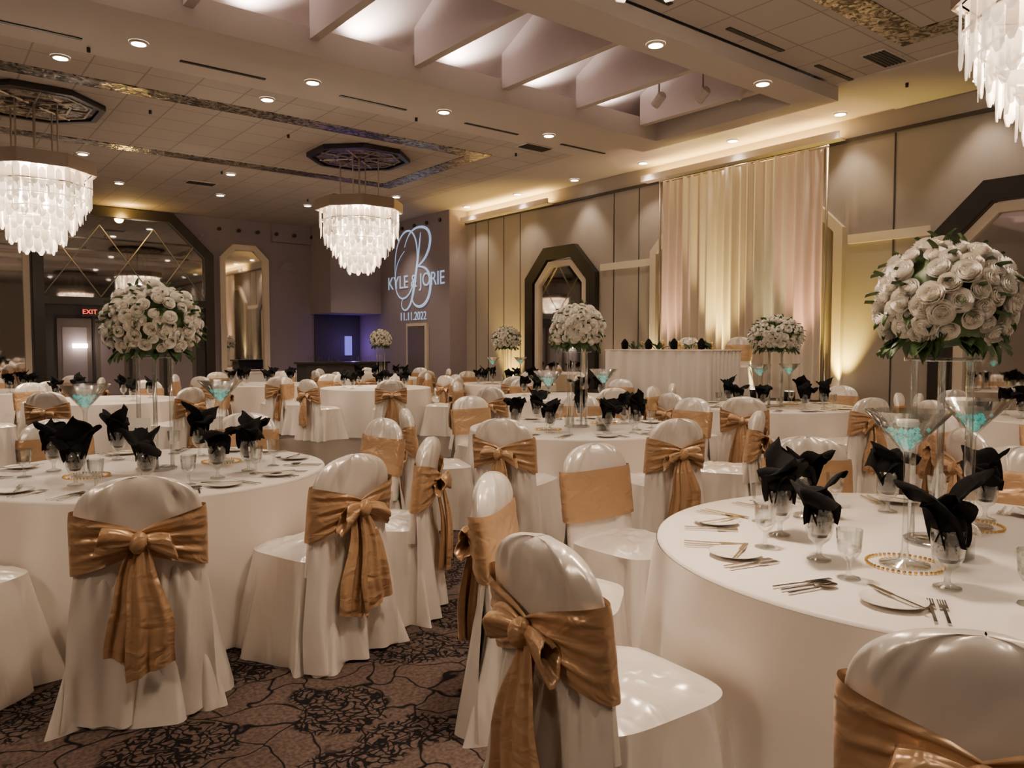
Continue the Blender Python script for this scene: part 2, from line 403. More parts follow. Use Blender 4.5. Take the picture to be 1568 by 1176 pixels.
# dots soffit
b=MB(); b.box(7.8,8.89,YF-0.12,YW,4.25,CEIL-0.002,'wallfar')
for k in range(6):
    T=Matrix.Translation((6.4+k*0.5,YF-0.12,4.45))@Matrix.Rotation(pi/2,4,'X'); b.lathe([(0.0001,0.06),(0.05,0.06),(0.05,0.0)],10,'dark',T)
for k in range(5):
    T=Matrix.Translation((10.4,16.0+k*0.6,4.55))@Matrix.Rotation(-pi/2,4,'Y'); b.lathe([(0.0001,0.04),(0.05,0.04),(0.05,0.0)],10,'dark',T)
b.obj('soffit_trim')
b=MB(); b.box(8.9,10.398,19.0,YW,2.35,CEIL-0.002,'wallfar'); b.obj('alcove_bulkhead')
b=MB(); b.box(9.0,10.38,YF-0.04,YW,0.001,2.34,'darkwall'); b.box(9.9,10.1,YF-0.1,YF-0.04,1.2,1.75,'blue'); b.obj('alcove_blue_screen')
light('POINT','dj_accent_light',(9.9,19.7,1.5),7,(0.35,0.2,1.0),0.06)
b=MB(); b.box(10.33,10.398,16.55,17.55,0,2.05,'cream'); b.box(10.31,10.34,16.65,17.45,0,1.98,'door'); b.obj('door_1')
# right wall seams, rail
b=MB()
for y in (-5.2,-4,-2.8,-1.6,-0.4,0.8,2.0,5.2,9.95,10.6,13.5,14.1,14.7,15.2): b.box(XR-0.008,XR,y-0.01,y+0.01,0,4.45,'seam')
b.box(XR-0.05,XR,Y0,15.6,4.42,4.47,'seam')
b.obj('wall_panel_seam')
b=MB()
for (ya,yb) in ((4.7,5.85),(9.65,10.95)): b.box(XR-0.03,XR,ya,yb,2.95,3.08,'cream')
b.box(XR-0.03,XR,Y0,2.25,2.95,3.08,'cream'); b.obj('trim_rail')
b=MB(); b.box(XR-0.03,XR,Y0,2.25,0,0.15,'dark'); b.box(XR-0.03,XR,4.7,5.5,0,0.15,'dark'); b.box(XR-0.03,XR,13.25,15.6,0,0.15,'dark'); b.obj('baseboard_right')
# cove glow
b=MB(); b.box(XR-0.25,XR-0.22,5.9,9.7,4.47,4.56,'plaster'); b.box(XR-0.25,XR-0.22,12.3,15.5,4.47,4.56,'plaster'); b.box(XR-0.25,XR,5.9,9.7,4.45,4.47,'plaster'); b.box(XR-0.25,XR,12.3,15.5,4.45,4.47,'plaster'); b.obj('cove_valance')
light('AREA','cove_strip',(XR-0.12,7.8,4.5),42,(1,0.62,0.16),0.12,direc=(0,0,1),sy=3.6)
light('AREA','cove_strip',(XR-0.12,13.9,4.5),48,(1,0.62,0.16),0.12,direc=(0,0,1),sy=3.0)
light('POINT','entrance_glow',(4.2,YF-0.5,4.55),28,(1,0.58,0.12),0.1)

# ---------------------------------------------------------------- projected monogram
mono=bpy.data.objects.new('projected_monogram',None); SC.collection.objects.link(mono); mono.location=(10.385,17.2,3.15)
RT=(pi/2,0,-pi/2)
text('KYLE & JORIE',0.48,(0,0,-0.02),RT,'proj','names',mono)
text('11.11.2022',0.30,(0,0.1,-0.92),RT,'proj','date',mono)
def stroke(pts,w,name):
    c=bpy.data.curves.new(name,'CURVE'); c.dimensions='3D'; c.bevel_depth=w; c.bevel_resolution=1
    s=c.splines.new('NURBS'); s.points.add(len(pts)-1); s.use_endpoint_u=True; s.order_u=4
    for p,(u,v,ww) in zip(s.points,pts): p.co=(0,-u,v,1); p.radius=ww
    c.materials.append(M['proj']); o=bpy.data.objects.new(name,c); SC.collection.objects.link(o); o.parent=mono; o.scale=(0.15,1,1)
    return o
stroke([(0.3,1.2,.4),(0.25,0.9,1),(0.1,0.3,1.6),(-0.05,-0.3,1.6),(-0.25,-0.7,1),(-0.6,-0.8,.6),(-0.75,-0.55,.4),(-0.55,-0.4,.4)],0.035,'stem')
stroke([(-0.5,0.9,.4),(-0.3,1.3,.6),(0.3,1.4,1),(0.8,1.2,1.4),(0.75,0.7,1.6),(0.35,0.4,1),(0.1,0.35,.5)],0.035,'upper_bowl')
stroke([(0.1,0.35,.5),(0.6,0.35,1),(0.85,-0.05,1.6),(0.65,-0.6,1.6),(0.1,-0.75,1),(-0.2,-0.5,.5),(-0.1,-0.25,.4)],0.035,'lower_bowl')
stroke([(-1.0+0,0.2,.4),(-1.05,0.9,.8),(-0.5,1.45,1),(0.1,1.2,1),(0.2,0.4,1),(-0.2,-0.4,1),(-0.8,-0.5,.8),(-1.1,0,.6),(-0.9,0.6,.5),(-0.5,0.8,.4)],0.028,'swirl')

# ---------------------------------------------------------------- chandelier
def chandelier_mesh():
    b=MB(); rnd=random.Random(3)
    def octring(r0,r1,z0,z1,k):
        vs=[];
        for (r,z) in ((r0,z0),(r1,z0),(r1,z1),(r0,z1)):
            for i in range(8):
                a=pi/8+i*pi/4; vs.append((r*cos(a),r*sin(a),z))
        fs=[]
        for j in range(4):
            for i in range(8):
                a=j*8+i; c=j*8+(i+1)%8; d=((j+1)%4)*8
                fs.append((a,c,d+(i+1)%8,d+i))
        b.add(vs,fs,k)
    octring(0.0,0.74,3.80,3.82,'bronze'); octring(0.72,0.75,3.78,3.95,'bronze'); octring(0.40,0.74,3.93,3.96,'bronze')
    octring(0.02,0.88,CEIL-0.04,CEIL-0.01,'dark'); octring(0.80,0.88,CEIL-0.08,CEIL-0.01,'dark'); octring(0.35,0.72,CEIL-0.055,CEIL-0.04,'foil')
    for rr in (0.2,0.45,0.7): octring(rr-0.015,rr+0.015,CEIL-0.07,CEIL-0.04,'rod')
    for i in range(8):
        a=i*pi/4; bar3(b,(0.1*cos(a),0.1*sin(a),CEIL-0.06),(0.7*cos(a),0.7*sin(a),CEIL-0.06),0.015,'rod')
    for i in range(4):
        a=pi/4+i*pi/2; b.cyl(0.34*cos(a),0.34*sin(a),3.82,CEIL-0.04,0.012,'rod',8)
    b.cyl(0,0,3.82,CEIL-0.04,0.018,'rod',8)
    tiers=[(0.70,3.80,0.27,44),(0.69,3.60,0.25,44),(0.60,3.44,0.26,36),(0.49,3.29,0.26,30),(0.37,3.14,0.27,22),(0.24,3.02,0.27,15)]
    for (r,zt,ln,n) in tiers:
        w=min(0.047,2*pi*r/n*0.44)
        for i in range(n):
            a=2*pi*i/n
            ph=((a-pi/8)%(pi/4))-pi/8
            rr=r*cos(pi/8)/cos(ph)
            st=0.045 if i%2 else 0.0
            aa=a+rnd.uniform(-0.28,0.28); L2=ln
            T=Matrix.Translation(((rr-st*0.4)*cos(a),(rr-st*0.4)*sin(a),zt-st))@Matrix.Rotation(aa+pi/2,4,'Z')
            o=[(-w*0.35,0),(-w,-0.045),(-w,-L2+0.05),(-w*0.35,-L2),(w*0.35,-L2),(w,-L2+0.05),(w,-0.045),(w*0.35,0)]
            m=len(o)
            vs=[(x,-0.004,z) for x,z in o]+[(x,0.004,z) for x,z in o]
            fs=[tuple(range(m)),tuple(range(2*m-1,m-1,-1))]+[(i2,(i2+1)%m,m+(i2+1)%m,m+i2) for i2 in range(m)]
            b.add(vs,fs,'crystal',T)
        octring(r-0.02,r+0.0,zt,zt+0.015,'rod')
    for i in range(6):
        a=i*pi/3; b.lathe([(0.0001,3.32),(0.04,3.36),(0.045,3.42),(0.02,3.5),(0.02,3.6),(0.0001,3.6)],8,'bulb',Matrix.Translation((0.3*cos(a),0.3*sin(a),0)))
    return b.mesh('chandelier',False)
chm=chandelier_mesh()
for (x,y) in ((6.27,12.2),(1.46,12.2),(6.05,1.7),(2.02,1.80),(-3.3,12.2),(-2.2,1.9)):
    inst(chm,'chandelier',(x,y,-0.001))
    light('POINT','chandelier_bulb',(x,y,3.45),330,WARM,0.15)

# ---------------------------------------------------------------- chair
def sgp(c,n): return (1 if c>=0 else -1)*abs(c)**(2/n)
def chair_mesh(seed):
    b=MB(); rd=random.Random(seed); ph=[rd.uniform(0,6.28) for _ in range(6)]
    def skirt(u,v):
        th=2*pi*u; z=0.485*v; t=1-v
        a=0.235+0.05*t**1.3; bb=0.25+0.045*t**1.3
        c,s=sgp(cos(th),4.5),sgp(sin(th),4.5)
        f=sin(8*th+ph[0]+0.8*sin(2*th))*0.55+sin(13*th+ph[1]+1.2*t)*0.35+sin(5*th+ph[2])*0.4
        f=(abs(f)**1.2)*(1 if f>0 else -1)
        fold=f*0.043*t**0.7
        corner=abs(sin(2*th))**3*0.035*t
        r=1+(fold+corner)/0.26
        if v>0.4: r+=0.014*sin(26*th+ph[3])*(v-0.4)*(1-v)*6
        return (a*c*r, -0.01+bb*s*r, z)
    b.grid(skirt,132,18,'cover',True)
    def seat(u,v):
        th=2*pi*u; sc=1-v
        c,s=sgp(cos(th),4.5-2*v),sgp(sin(th),4.5-2*v)
        n1=noise.noise(Vector((c*sc*3+seed*7,s*sc*3,0))); n2=1-abs(noise.noise(Vector((c*sc*5+seed*5,s*sc*3,3))))*2
        wr=(0.012*n1+0.010*n2-0.006)*(1-sc**5)
        z=0.485+0.035*(1-sc**4)+wr
        return (0.235*c*max(sc,0.001), -0.01+0.25*s*max(sc,0.001), z)
    b.grid(seat,96,14,'cover',True)
    yc=lambda z:-0.215-0.13*(z-0.45)
    def wz(z):
        if z<0.76: return 0.228+0.012*(0.76-z)
        q=min(1,(z-0.76)/0.195); return 0.228*max(0.0,(1-q**3))**(1/2.2)
    def back(u,v):
        th=2*pi*u
        z=0.42+ (0.955-0.42)*(1-(1-v)**1.5)
        w=max(wz(z),0.002); t=0.042*max(0.06,(1-max(0,(z-0.88)/0.078)**2))**0.5
        c,s=sgp(cos(th),3.2),sgp(sin(th),2.4)
        band=min(1,abs(z-0.71)/0.13)**2
        nz=(noise.noise(Vector((c*3+seed*3,z*5,s)))*0.014+ sin(c*9+z*20+ph[3])*0.003)*band
        gather=0.006*sin(c*26+ph[2]+1.5*sin(c*5+ph[4]))*max(0,1-abs(z-0.87)/0.06)
        extra=0.012*max(0,-s)*max(0,1-v*2)
        return (w*c, yc(z)+t*s+(nz+gather)*s-extra, z)
    b.grid(back,84,30,'cover',True)
    def rear(u,v):
        z=0.62*(1-v)+0.015*v
        x=(2*u-1)*(0.228+0.06*v+0.012*sin(v*5+ph[1])*v)
        y=-0.268-0.04*v**0.8
        f=sin(u*17+ph[4]+1.5*v)*0.6+sin(u*29+ph[5])*0.4
        k=min(1,v*3)
        y-=((0.010+0.028*v)*f*(0.3+v) + 0.014*(1-abs(2*u-1)**4))*k
        edge=abs(2*u-1)**6
        y-=0.007*sin(u*60)*max(0,1-abs(v-0.12)*8)
        return (x, y+0.035*edge, z)
    b.grid(rear,72,18,'cover')
    def sash(u,v):
        th=2*pi*u; c,s=sgp(cos(th),3.2),sgp(sin(th),2.4)
        k=abs(c)
        if s<0:
            h=0.040+0.084*min(1,k)**0.8; zc=0.712-0.006*k
            pl=0.014+0.008*sin(v*22+3*k+ph[1])*(1-abs(2*v-1)**4)*(0.4+0.6*(1-k))+0.006*(1-k)+0.003*sin(v*41+5*k)
            w=wz(0.70)+0.016
        else:
            h=0.124; zc=0.706; pl=0.0015*sin(v*16); w=wz(0.70)+0.016-0.004*(1-k)
        z=zc+h*(2*v-1)
        if z>0.78: w=min(w,wz(z)+0.016)
        return (w*c, yc(z)+(0.054+pl)*s, z)
    b.grid(sash,96,28,'sash',True)
    ky=yc(0.71)-0.086
    for sg in (-1,1):
        up=0.10+rd.uniform(-0.25,0.25); L=0.125+rd.uniform(-0.015,0.02); H=rd.uniform(0.046,0.060)
        def loop(u,v):
            th=2*pi*u
            if v<0.75:
                q=v/0.75; x=L*(1-(1-q)**1.4); r=sin(pi*(0.08+0.46*q))**0.9
            else:
                q=(v-0.75)/0.25; x=L*(1-0.45*q*q); r=0.985-0.42*q
            fall=1+0.16*sin(3*th+sg+ph[0])*min(1,v*2)+0.10*sin(5*th+ph[1])+0.05*sin(11*th)
            zz=H*r*sin(th)*fall; yy=0.030*r*cos(th)*fall
            zz-=0.03*(x/L)**2
            return (sg*(x*cos(up)-zz*0.3), ky+yy-0.012*(x/L), 0.712+zz+x*sin(up))
        b.grid(loop,36,18,'sash',True)
        ang=rd.uniform(0.05,0.22); Lt=0.44+rd.uniform(-0.05,0.05)
        def tail(u,v):
            hw=0.020+0.066*min(1,v*1.5)**0.8
            x=(2*u-1)*hw+sg*(0.010+ang*v*Lt*0.7)+0.006*sin(v*9+ph[2])
            f=sin(u*13+2.5*v+ph[0]+sg)*0.6+sin(u*23+ph[3])*0.3
            y=ky+0.010-0.014*sg-0.020*sin(pi*v)-0.014*f*(0.5+0.7*v)-0.030*v
            z=0.70-Lt*v+0.03*(2*u-1)*v*sg
            return (x,y,z)
        b.grid(tail,24,18,'sash')
    b.grid(lambda u,v:((0.030+0.004*sin(10*pi*u))*sin(pi*v)*cos(2*pi*u)*1.05,(0.030)*sin(pi*v)*sin(2*pi*u),-0.043*cos(pi*v)),30,8,'sash',True,Matrix.Translation((0,ky-0.014,0.712))@Matrix.Rotation(0.25,4,'Y'))
    return b.mesh('banquet_chair')
CH=[chair_mesh(s) for s in (1,2,3,4,5)]
nch=0
def place_chair(backX,backD,tX,tD,rad=None,jit=0.0):
    global nch
    bx,by=W(backX,backD); tx,ty=W(tX,tD)
    d=Vector((tx-bx,ty-by)); L=d.length; d.normalize()
    if rad: L=rad
    ox,oy=tx-d.x*(L-0.25),ty-d.y*(L-0.25)
    inst(CH[nch%5],'banquet_chair',(ox,oy,0),atan2(-d.x,d.y)+jit); nch+=1

# ---------------------------------------------------------------- table
def table_mesh(seed,R=0.92,amp=0.07,nf=11):
    b=MB(); rd=random.Random(seed); ph=[rd.uniform(0,6.28) for _ in range(6)]
    b.lathe([(0.0001,0.76),(R*0.5,0.76),(R-0.012,0.76),(R-0.003,0.757),(R,0.748)],160,'cloth')
    def dr(u,v):
        th=2*pi*u; z=0.748*(1-v)
        f=sin(nf*th+ph[0]+sin(3*th+ph[1])*1.4)*0.6+sin((nf+6)*th+ph[2]+sin(2*th)*1.5)*0.4
        f=f*0.5+0.5; f=f**1.6
        r=R+0.002+0.006*v+amp*v**0.7*f
        return (r*cos(th),r*sin(th),max(z,0.004))
    b.grid(dr,280,12,'cloth',True)
    return b.mesh('round_banquet_table')
TB=[table_mesh(1),table_mesh(2,0.92,0.12),table_mesh(3,0.98,0.09,9)]

# ---------------------------------------------------------------- glassware etc
def napkin_goblet(seed):
    b=MB(); rd=random.Random(seed)
    b.lathe([(0.0001,0.002),(0.034,0.002),(0.032,0.006),(0.008,0.014),(0.006,0.03),(0.010,0.045),(0.028,0.06),(0.036,0.08),(0.039,0.11),(0.041,0.15),(0.0395,0.15),(0.037,0.11),(0.034,0.082),(0.0001,0.06)],20,'glass')
    b.lathe([(0.0001,0.062),(0.02,0.066),(0.031,0.09),(0.036,0.13),(0.042,0.16),(0.03,0.19),(0.0001,0.2)],14,'black')
    n=3+seed%2; a0=rd.uniform(0,6.28)
    for i in range(n):
        az=a0+i*2*pi/n*1.0+rd.uniform(-0.5,0.5); e0=radians(rd.uniform(60,88)); bend=radians(rd.uniform(40,135)); L=rd.uniform(0.14,0.20); wd=rd.uniform(0.05,0.075)
        tw=rd.uniform(-0.7,0.7)
        pts=[Vector((0,0,0.13))]; N=12
        for j in range(N):
            e=e0-bend*(j/N)**1.5
            pts.append(pts[-1]+Vector((cos(e),0,sin(e)))*(L/N))
        def pet(u,v):
            p=pts[int(round(v*N))]; t=2*u-1
            w=wd*(0.35+0.65*sin(pi*min(0.5,0.1+0.55*v)))*(1-max(0,(v-0.72)/0.28)**2*0.85)
            tt=tw*v
            fold=abs(t)**1.3*0.03
            x=p.x-fold; y=t*w*cos(tt); z=p.z+t*w*sin(tt)-abs(t)**1.5*0.02+0.010*sin(v*7+t*4+i)
            return (x*cos(az)-y*sin(az), x*sin(az)+y*cos(az), z)
        b.grid(pet,10,N,'black')
    return b.mesh('napkin_goblet')
NG=[napkin_goblet(s) for s in (11,12,13,14,15,16)]
def setting_mesh():
    b=MB()
    T=Matrix.Translation((-0.16,0.02,0))
    b.lathe([(0.0001,0.004),(0.05,0.004),(0.06,0.007),(0.085,0.014),(0.086,0.016),(0.06,0.010),(0.0001,0.008)],32,'plate',T)
    def cut(x,y,rot,kind,z=0.004):
        T=Matrix.Translation((x,y,z))@Matrix.Rotation(rot,4,'Z')
        b.box(-0.004,0.004,-0.10,0.02,0,0.003,'silver',T)
        if kind=='knife': b.box(-0.009,0.007,0.02,0.11,0,0.003,'silver',T)
        elif kind=='spoon':
            b.lathe([(0.0001,0.001),(0.012,0.002),(0.02,0.007),(0.012,0.006),(0.0001,0.005)],14,'silver',T@Matrix.Translation((0,0.05,0))@Matrix.Diagonal((1,1.5,1,1)))
        else:
            b.box(-0.011,0.011,0.02,0.05,0,0.003,'silver',T)
            for k in range(4): b.box(-0.011+k*0.006,-0.0075+k*0.006,0.05,0.095,0,0.003,'silver',T)
    cut(-0.04,0.0,0.05,'fork'); cut(-0.07,0.0,0.05,'fork'); cut(0.16,0,-0.03,'knife'); cut(0.19,0,0.0,'spoon'); cut(0.215,0.0,0.04,'spoon')
    cut(-0.15,0.03,0.7,'knife',0.017)
    T=Matrix.Translation((0.17,0.17,0))
    b.lathe([(0.0001,0.002),(0.035,0.002),(0.033,0.006),(0.008,0.012),(0.006,0.04),(0.008,0.055),(0.022,0.065),(0.033,0.085),(0.036,0.12),(0.038,0.15),(0.0365,0.15),(0.034,0.12),(0.030,0.085),(0.0001,0.068)],10,'glass',T)
    return b.mesh('place_setting',False)
PS=setting_mesh()
def martini_mesh():
    b=MB()
    b.lathe([(0.0001,0.003),(0.075,0.003),(0.073,0.008),(0.02,0.018),(0.010,0.05),(0.008,0.2),(0.010,0.34),(0.014,0.36),(0.128,0.49),(0.126,0.49),(0.012,0.366),(0.0001,0.364)],32,'glass')
    rd=random.Random(5)
    b.lathe([(0.0001,0.368),(0.012,0.370),(0.022,0.38),(0.0001,0.384)],16,'teal')
    for i in range(90):
        z=rd.uniform(0.382,0.43); rm=0.012+(z-0.366)*0.85-0.006
        a=rd.uniform(0,6.28); r=rm*sqrt(rd.random()); q=rd.uniform(0.006,0.010)
        b.lathe([(0.0001,-q),(q,0),(0.0001,q)],6,'glass' if i%3==0 else 'teal',Matrix.Translation((r*cos(a),r*sin(a),z)))
    b.lathe([(0.0001,0.437),(0.03,0.44),(0.034,0.452),(0.03,0.462),(0.0001,0.464)],16,'candle')
    for i in range(44):
        a=2*pi*i/44; b.lathe([(0.0001,-0.006),(0.005,-0.003),(0.005,0.003),(0.0001,0.006)],6,'gold',Matrix.Translation((0.11*cos(a),0.11*sin(a),0.006)))
    return b.mesh('martini_vase')
MV=martini_mesh()
def stand_mesh():
    b=MB()
    b.lathe([(0.0001,0.0),(0.11,0.0),(0.11,0.012),(0.0001,0.012)],24,'acryl')
    for i in range(4):
        a=pi/4+i*pi/2; b.cyl(0.085*cos(a),0.085*sin(a),0.012,0.64,0.012,'acryl',10)
    b.lathe([(0.0001,0.64),(0.12,0.64),(0.12,0.652),(0.0001,0.652)],24,'acryl')
    return b

def rose(b,T,s,rd):
    b.lathe([(0.008,-0.012),(0.026,0.0),(0.030,0.010),(0.022,0.019),(0.008,0.028),(0.0001,0.031)],10,'rose',T@Matrix.Diagonal((s,s,s,1)))
    for (n,rb,rt,zb,zt,ha,cur) in ((3,0.006,0.008,0.020,0.038,1.3,0.0),(4,0.012,0.015,0.014,0.038,1.05,0.0),(4,0.017,0.022,0.010,0.036,0.95,0.001),(5,0.022,0.029,0.004,0.032,0.85,0.003),(5,0.027,0.037,-0.004,0.025,0.85,0.005),(5,0.028,0.042,-0.010,0.015,0.8,0.006)):
        a0=rd.uniform(0,6.28)
        for i in range(n):
            a=a0+i*2*pi/n
            vs=[];fs=[]
            for j in range(4):
                v=j/3
                for k in range(5):
                    u=k/2-1
                    rr=rb+(rt-rb)*v+cur*(v**4)
                    hh=zb+(zt-zb)*(v if v<1 else 0.96)*(1-0.10*u*u*v)
                    an=a+u*ha*(0.85+0.15*v)
                    rr2=rr*(1-0.06*abs(u)*v)+0.0015*(u)
                    vs.append((rr2*cos(an)*s,rr2*sin(an)*s,hh*s))
            for j in range(3):
                for k in range(4):
                    q=j*5+k; fs.append((q,q+1,q+6,q+5))
            b.add(vs,fs,'rose',T)
def leaf(b,T,L,w,rd):
    cu=rd.uniform(0.1,0.5)
    def f(u,v):
        ww=w*sin(pi*min(0.98,0.05+0.95*v)); t=2*u-1
        return (t*ww, L*v, abs(t)*0.012-cu*L*v*v)
    b.grid(f,4,6,'leaf',False,T)
def bouquet(seed,loose=0.0,ztop=0.85,n=118,rx=0.205,rz=0.19):
    rd=random.Random(seed); b=stand_mesh()
    C=Vector((0,0,ztop))
    b.grid(lambda u,v:(rx*0.87*sin(pi*v)*cos(2*pi*u),rx*0.87*sin(pi*v)*sin(2*pi*u),ztop-rz*0.87*cos(pi*v)),16,8,'leaf',True)
    ga=pi*(3-sqrt(5))
    for i in range(n):
        zz=1-1.62*(i+0.5)/n; r=sqrt(max(0,1-zz*zz)); a=ga*i+rd.uniform(-0.08,0.08)
        d=Vector((r*cos(a),r*sin(a),zz))
        p=C+Vector((d.x*rx,d.y*rx,d.z*rz))*(0.97+rd.uniform(-0.04,0.06+loose))
        nrm=(d+Vector((rd.uniform(-.2,.2),rd.uniform(-.2,.2),rd.uniform(-.1,.2)))).normalized()
        T=Matrix.Translation(p)@nrm.to_track_quat('Z','Y').to_matrix().to_4x4()
        if rd.random()<(0.95 if not loose else 0.90): rose(b,T,rd.uniform(0.68,1.0) if not loose else rd.uniform(0.6,0.98),rd)
        if rd.random()<(0.55 if not loose else 1.0):
            nr=(d+Vector((rd.uniform(-.5,.5),rd.uniform(-.5,.5),rd.uniform(-.5,.5)))).normalized()
            T2=Matrix.Translation(C+Vector((d.x*rx,d.y*rx,d.z*rz))*0.98)@nr.to_track_quat('Y','Z').to_matrix().to_4x4()
            leaf(b,T2,rd.uniform(0.045,0.07),0.014,rd)
    for i in range(34):
        a=rd.uniform(0,6.28); d=Vector((cos(a),sin(a),rd.uniform(-0.9,-0.3))).normalized()
        T2=Matrix.Translation(C+Vector((cos(a)*rx*0.68,sin(a)*rx*0.68,-rz*0.72)))@d.to_track_quat('Y','Z').to_matrix().to_4x4()
        leaf(b,T2,rd.uniform(0.06,0.10),0.024,rd)
    return b.mesh('rose_centerpiece')
BQ=[bouquet(1),bouquet(2,0.06,0.83,150,0.235,0.205),bouquet(3),bouquet(4,0.06)]

def dress(tX,tD,angles=None,n=8,detail=True,bq=0,bscale=1.0,mart=True,flower=True,seed=0,tmesh=0,off=0.0,chairs=None,chairrad=1.48,lift=0,fo=(0,0)):
    rd=random.Random(seed+100)
    tx,ty=W(tX,tD)
    inst(TB[tmesh],'round_banquet_table',(tx,ty,lift),rd.uniform(0,6))
    if flower:
        fx_,fy_=W(tX+fo[0],tD+fo[1])
        inst(BQ[bq],'rose_centerpiece',(fx_,fy_,0.76+lift),rd.uniform(0,6),bscale)
    if mart:
        for s,(dx,dd) in enumerate(((-0.26,-0.24),(0.26,0.28))):
            mx,my=W(tX+dx,tD+dd); inst(MV,'martini_vase',(mx,my,0.76+lift))
    if chairs is not None:
        for c in chairs:
            place_chair(c[0],c[1],tX,tD,c[2] if len(c)>2 else chairrad, c[3] if len(c)>3 else 0)
            bx,by=W(c[0],c[1]); aa=atan2(by-ty,bx-tx)
            put_setting(tx,ty,aa,rd,detail,lift)
    else:
        for i in range(n):
            aa=off+2*pi*i/n
            ox,oy=tx+cos(aa)*(chairrad-0.25),ty+sin(aa)*(chairrad-0.25)
            global nch
            inst(CH[nch%5],'banquet_chair',(ox,oy,lift),atan2(cos(aa),-sin(aa))+rd.uniform(-0.08,0.08)); nch+=1
            put_setting(tx,ty,aa,rd,detail,lift)
def put_setting(tx,ty,aa,rd,detail,lift=0):
    r=0.78; px,py=tx+cos(aa)*r,ty+sin(aa)*r
    rot=atan2(cos(aa),-sin(aa))
    if detail: inst(PS,'place_setting',(px,py,0.761+lift),rot)
    r2=0.54; q=aa-0.04
    inst(NG[rd.randrange(6)],'napkin_goblet',(tx+cos(q)*r2,ty+sin(q)*r2,0.761+lift),rd.uniform(0,6.28),1.15)

T1=(1.50,2.64)
def pol(T,deg,r=1.46):
    a=radians(deg); return (T[0]+r*cos(a),T[1]+r*sin(a),r)
dress(*T1,chairs=[(0.88,1.38,1.47,-0.08),(0.05,2.05,1.54,0.22),(-0.07,3.0,1.60),(0.41,3.95,1.66),(1.63,4.25,1.58),(2.55,3.8,1.55),pol(T1,-5,1.52),pol(T1,-50,1.52)],bq=0,bscale=1.0,fo=(0.0,0.04),mart=True,seed=1,tmesh=2)
T2=(-2.0,4.3)
dress(*T2,chairs=[(-1.45,2.97,1.46),(-0.80,3.6,1.46,-0.1),(-0.47,4.2,1.53),(-0.9,5.3,1.48),(-2.4,2.85,1.48),pol(T2,90),pol(T2,140),pol(T2,190)],bq=1,bscale=0.98,seed=2,tmesh=1)
T3=(0.56,6.6)
dress(*T3,chairs=[(0.0,5.45,1.40),(1.1,5.4,1.40),(1.87,5.95,1.48),(-0.75,6.2,1.46),(-0.43,7.75,1.48),(0.7,8.1,1.46),(1.8,7.5,1.46)],bq=2,bscale=1.0,seed=3)
T4=(3.05,8.9)
dress(*T4,chairs=[(2.35,7.7,1.45),(3.5,7.55,1.45),(1.75,8.3,1.45),(1.8,9.6,1.45),(4.3,8.2,1.45),(4.2,9.8,1.45)],bq=1,bscale=(1.12,1.12,0.98),seed=4,tmesh=1)
dress(5.4,7.4,n=8,detail=False,bq=3,seed=5,off=0.3)
dress(4.25,4.6,n=8,detail=False,bq=0,seed=6,off=0.1)
for i,(x,d,fl,bq,nn) in enumerate([(0.7,10.7,False,0,6),(-0.1,14.4,True,1,7),(-4.6,14.2,False,0,7),(-2.9,17.0,True,3,7),(-2.3,13.0,False,0,7),(-5.3,10.0,False,1,6),(-8.0,11.8,False,2,7)]):
    dress(x,d,n=nn,detail=False,bq=bq,seed=20+i,off=i*0.37+0.2,flower=fl,mart=(i==1),tmesh=i%2)
# table number on a stand
b=MB(); b.box(-0.05,0.05,-0.003,0.003,0.15,0.32,'paper'); b.cyl(0,0,0.01,0.15,0.004,'silver',8); b.cyl(0,0,0,0.01,0.035,'silver',16)
cx,cy=W(-1.93,3.98); tn=b.obj('table_number_card',(cx,cy,0.76),rot=-0.45)
text('14',0.09,(0,-0.006,0.235),(pi/2,0,0),'vent','digits',tn,0.001)
def votive(X,D):
    b=MB(); rd=random.Random(4)
    b.box(-0.04,0.04,-0.04,0.04,0.0,0.08,'glass'); b.box(-0.035,0.035,-0.035,0.035,0.005,0.05,'leaf')
    for i in range(5):
        a=i*2*pi/5; d=Vector((0.5*cos(a),0.5*sin(a),1)).normalized() if i else Vector((0,0,1))
        rose(b,Matrix.Translation((0.025*cos(a),0.025*sin(a),0.09))@d.to_track_quat('Z','Y').to_matrix().to_4x4(),0.9,rd)
    x,y=W(X,D); b.obj('small_rose_vase',(x,y,0.76),True)
votive(1.45,2.48); votive(0.75,6.3)

# ---------------------------------------------------------------- stage, head table, drape
b=MB(); b.box(8.75,XR-0.1,5.6,10.3,0.60,0.65,'dark')
b.grid(lambda u,v:(8.76+0.012*sin(u*220),5.6+4.7*u,0.6*v),300,2,'darkwall'); b.box(8.8,XR-0.1,5.62,10.28,0,0.6,'darkwall')
b.obj('stage_riser')
def rrect(u,hx,hy):
    p=u*4; 
    k=int(p)%4; t=p-int(p)
    return [(-hx+2*hx*t,-hy),(hx,-hy+2*hy*t),(hx-2*hx*t,hy),(-hx,hy-2*hy*t)][k]
b=MB()
def ht(u,v):
    x,y=rrect(u,0.36,1.02)
    o=0.028*sin(u*2*pi*32)*(0.4+0.6*v)
    return (x+o*(x/0.36 if abs(x)>0.35 else 0),y+o*(y/1.02 if abs(y)>1.01 else 0),0.74*(1-v))
b.grid(ht,480,3,'cloth',True); b.box(-0.37,0.37,-1.03,1.03,0.735,0.755,'cloth')
rd=random.Random(9)
for i in range(8):
    yy=-0.85+i*0.235
    b.cyl(rd.uniform(-0.25,0.1),yy,0.755,0.755+rd.uniform(0.06,0.2),0.022,'glass' if i%2 else 'gold',8)
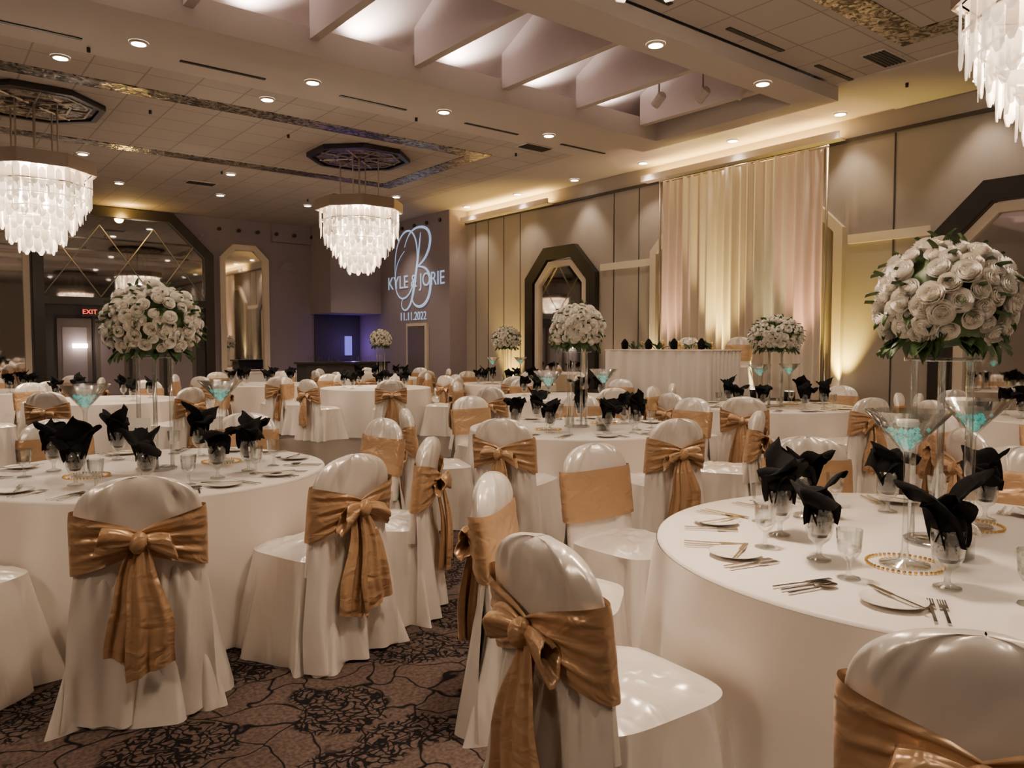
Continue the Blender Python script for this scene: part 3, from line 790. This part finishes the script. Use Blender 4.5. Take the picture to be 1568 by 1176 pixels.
for i in range(40):
    yy=rd.uniform(-0.85,0.85); d=Vector((rd.uniform(-1,1),rd.uniform(-1,1),1.2)).normalized()
    leaf(b,Matrix.Translation((-0.1,yy,0.76))@d.to_track_quat('Y','Z').to_matrix().to_4x4(),0.14,0.03,rd)
for i in range(4):
    T=Matrix.Translation((-0.2,-0.75+i*0.5,0.756)); b.lathe([(0.0001,0.0),(0.05,0.01),(0.06,0.1),(0.02,0.16),(0.0001,0.17)],8,'black',T)
b.obj('head_table',(9.2,7.75,0.65),True)
inst(CH[1],'banquet_chair',(9.92,7.2,0.65),pi/2); inst(CH[2],'banquet_chair',(9.92,8.2,0.65),pi/2)
b=MB()
def drp(u,v):
    y=6.05+3.0*u; z=0.66+3.68*v
    f=sin(u*2*pi*19+sin(u*13)*1.2)*0.045+sin(u*2*pi*7)*0.03
    return (XR-0.38+f*(1.1-0.3*v),y,z)
b.grid(drp,420,6,'drape')
b.cyl(0,0,-1.58,1.58,0.02,'rod',8,Matrix.Translation((XR-0.38,7.55,4.33))@Matrix.Rotation(pi/2,4,'X'))
for yy in (5.99,9.11): b.cyl(XR-0.38,yy,0.65,4.35,0.02,'rod',8)
b.obj('backdrop_drape',smooth=True)
up=MB(); up.lathe([(0.0001,0.0),(0.08,0.0),(0.08,0.14),(0.07,0.15)],14,'dark'); up.lathe([(0.07,0.15),(0.0001,0.145)],14,'bulb'); upm=up.mesh('floor_uplight')
for (x,y,z,c,p,sp) in [(XR-0.2,5.85,0.65,(1,0.70,0.12),300,65),(XR-0.75,7.75,0.65,(1,0.74,0.22),480,46),(XR-0.75,6.95,0.65,(0.95,0.85,0.35),300,36),(XR-0.75,6.3,0.65,(1,0.5,0.28),260,40),(XR-0.75,8.8,0.65,(1,0.55,0.35),220,40),(XR-0.3,13.8,0.0,(1,0.64,0.12),480,65),(XR-0.2,9.4,0.65,(1,0.75,0.3),120,60),(XR-0.3,10.4,0.0,(1,0.7,0.35),60,60)]:
    inst(upm,'floor_uplight',(x,y,z)); light('SPOT','uplight',(x,y,z+0.2),p,c,0.05,sp,0.9,(0.13,0,1))
# buffet and bar
b=MB()
def bf(u,v):
    x,y=rrect(u,1.0,0.38); o=0.015*sin(u*2*pi*40)*v; return (x*(1+o),y*(1+o*2),0.8*(1-v))
b.grid(bf,300,3,'cloth',True); b.box(-1.01,1.01,-0.39,0.39,0.79,0.81,'cloth'); b.obj('buffet_table',(7.4,19.4,0))
b=MB(); b.box(-1.1,1.1,-0.3,0.3,0,1.02,'darkwall'); b.box(-1.15,1.15,-0.36,0.36,1.02,1.07,'dark')
for i in range(14):
    b.cyl(-0.9+i*0.13,0.1*(i%2),1.07,1.2,0.03,'glass',8)
b.obj('bar_counter',(8.7,17.9,0))

# ---------------------------------------------------------------- world and camera
w=bpy.data.worlds.new('World'); SC.world=w; w.use_nodes=True
w.node_tree.nodes['Background'].inputs['Color'].default_value=(0.02,0.018,0.016,1)
cam=bpy.data.cameras.new('Camera'); co=bpy.data.objects.new('Camera',cam); SC.collection.objects.link(co)
cam.sensor_width=36; cam.lens=27.04; cam.clip_start=0.05
co.location=(0,0,EYE); co.rotation_euler=(radians(90-2.78),0,-atan2(SA,CA))
SC.camera=co
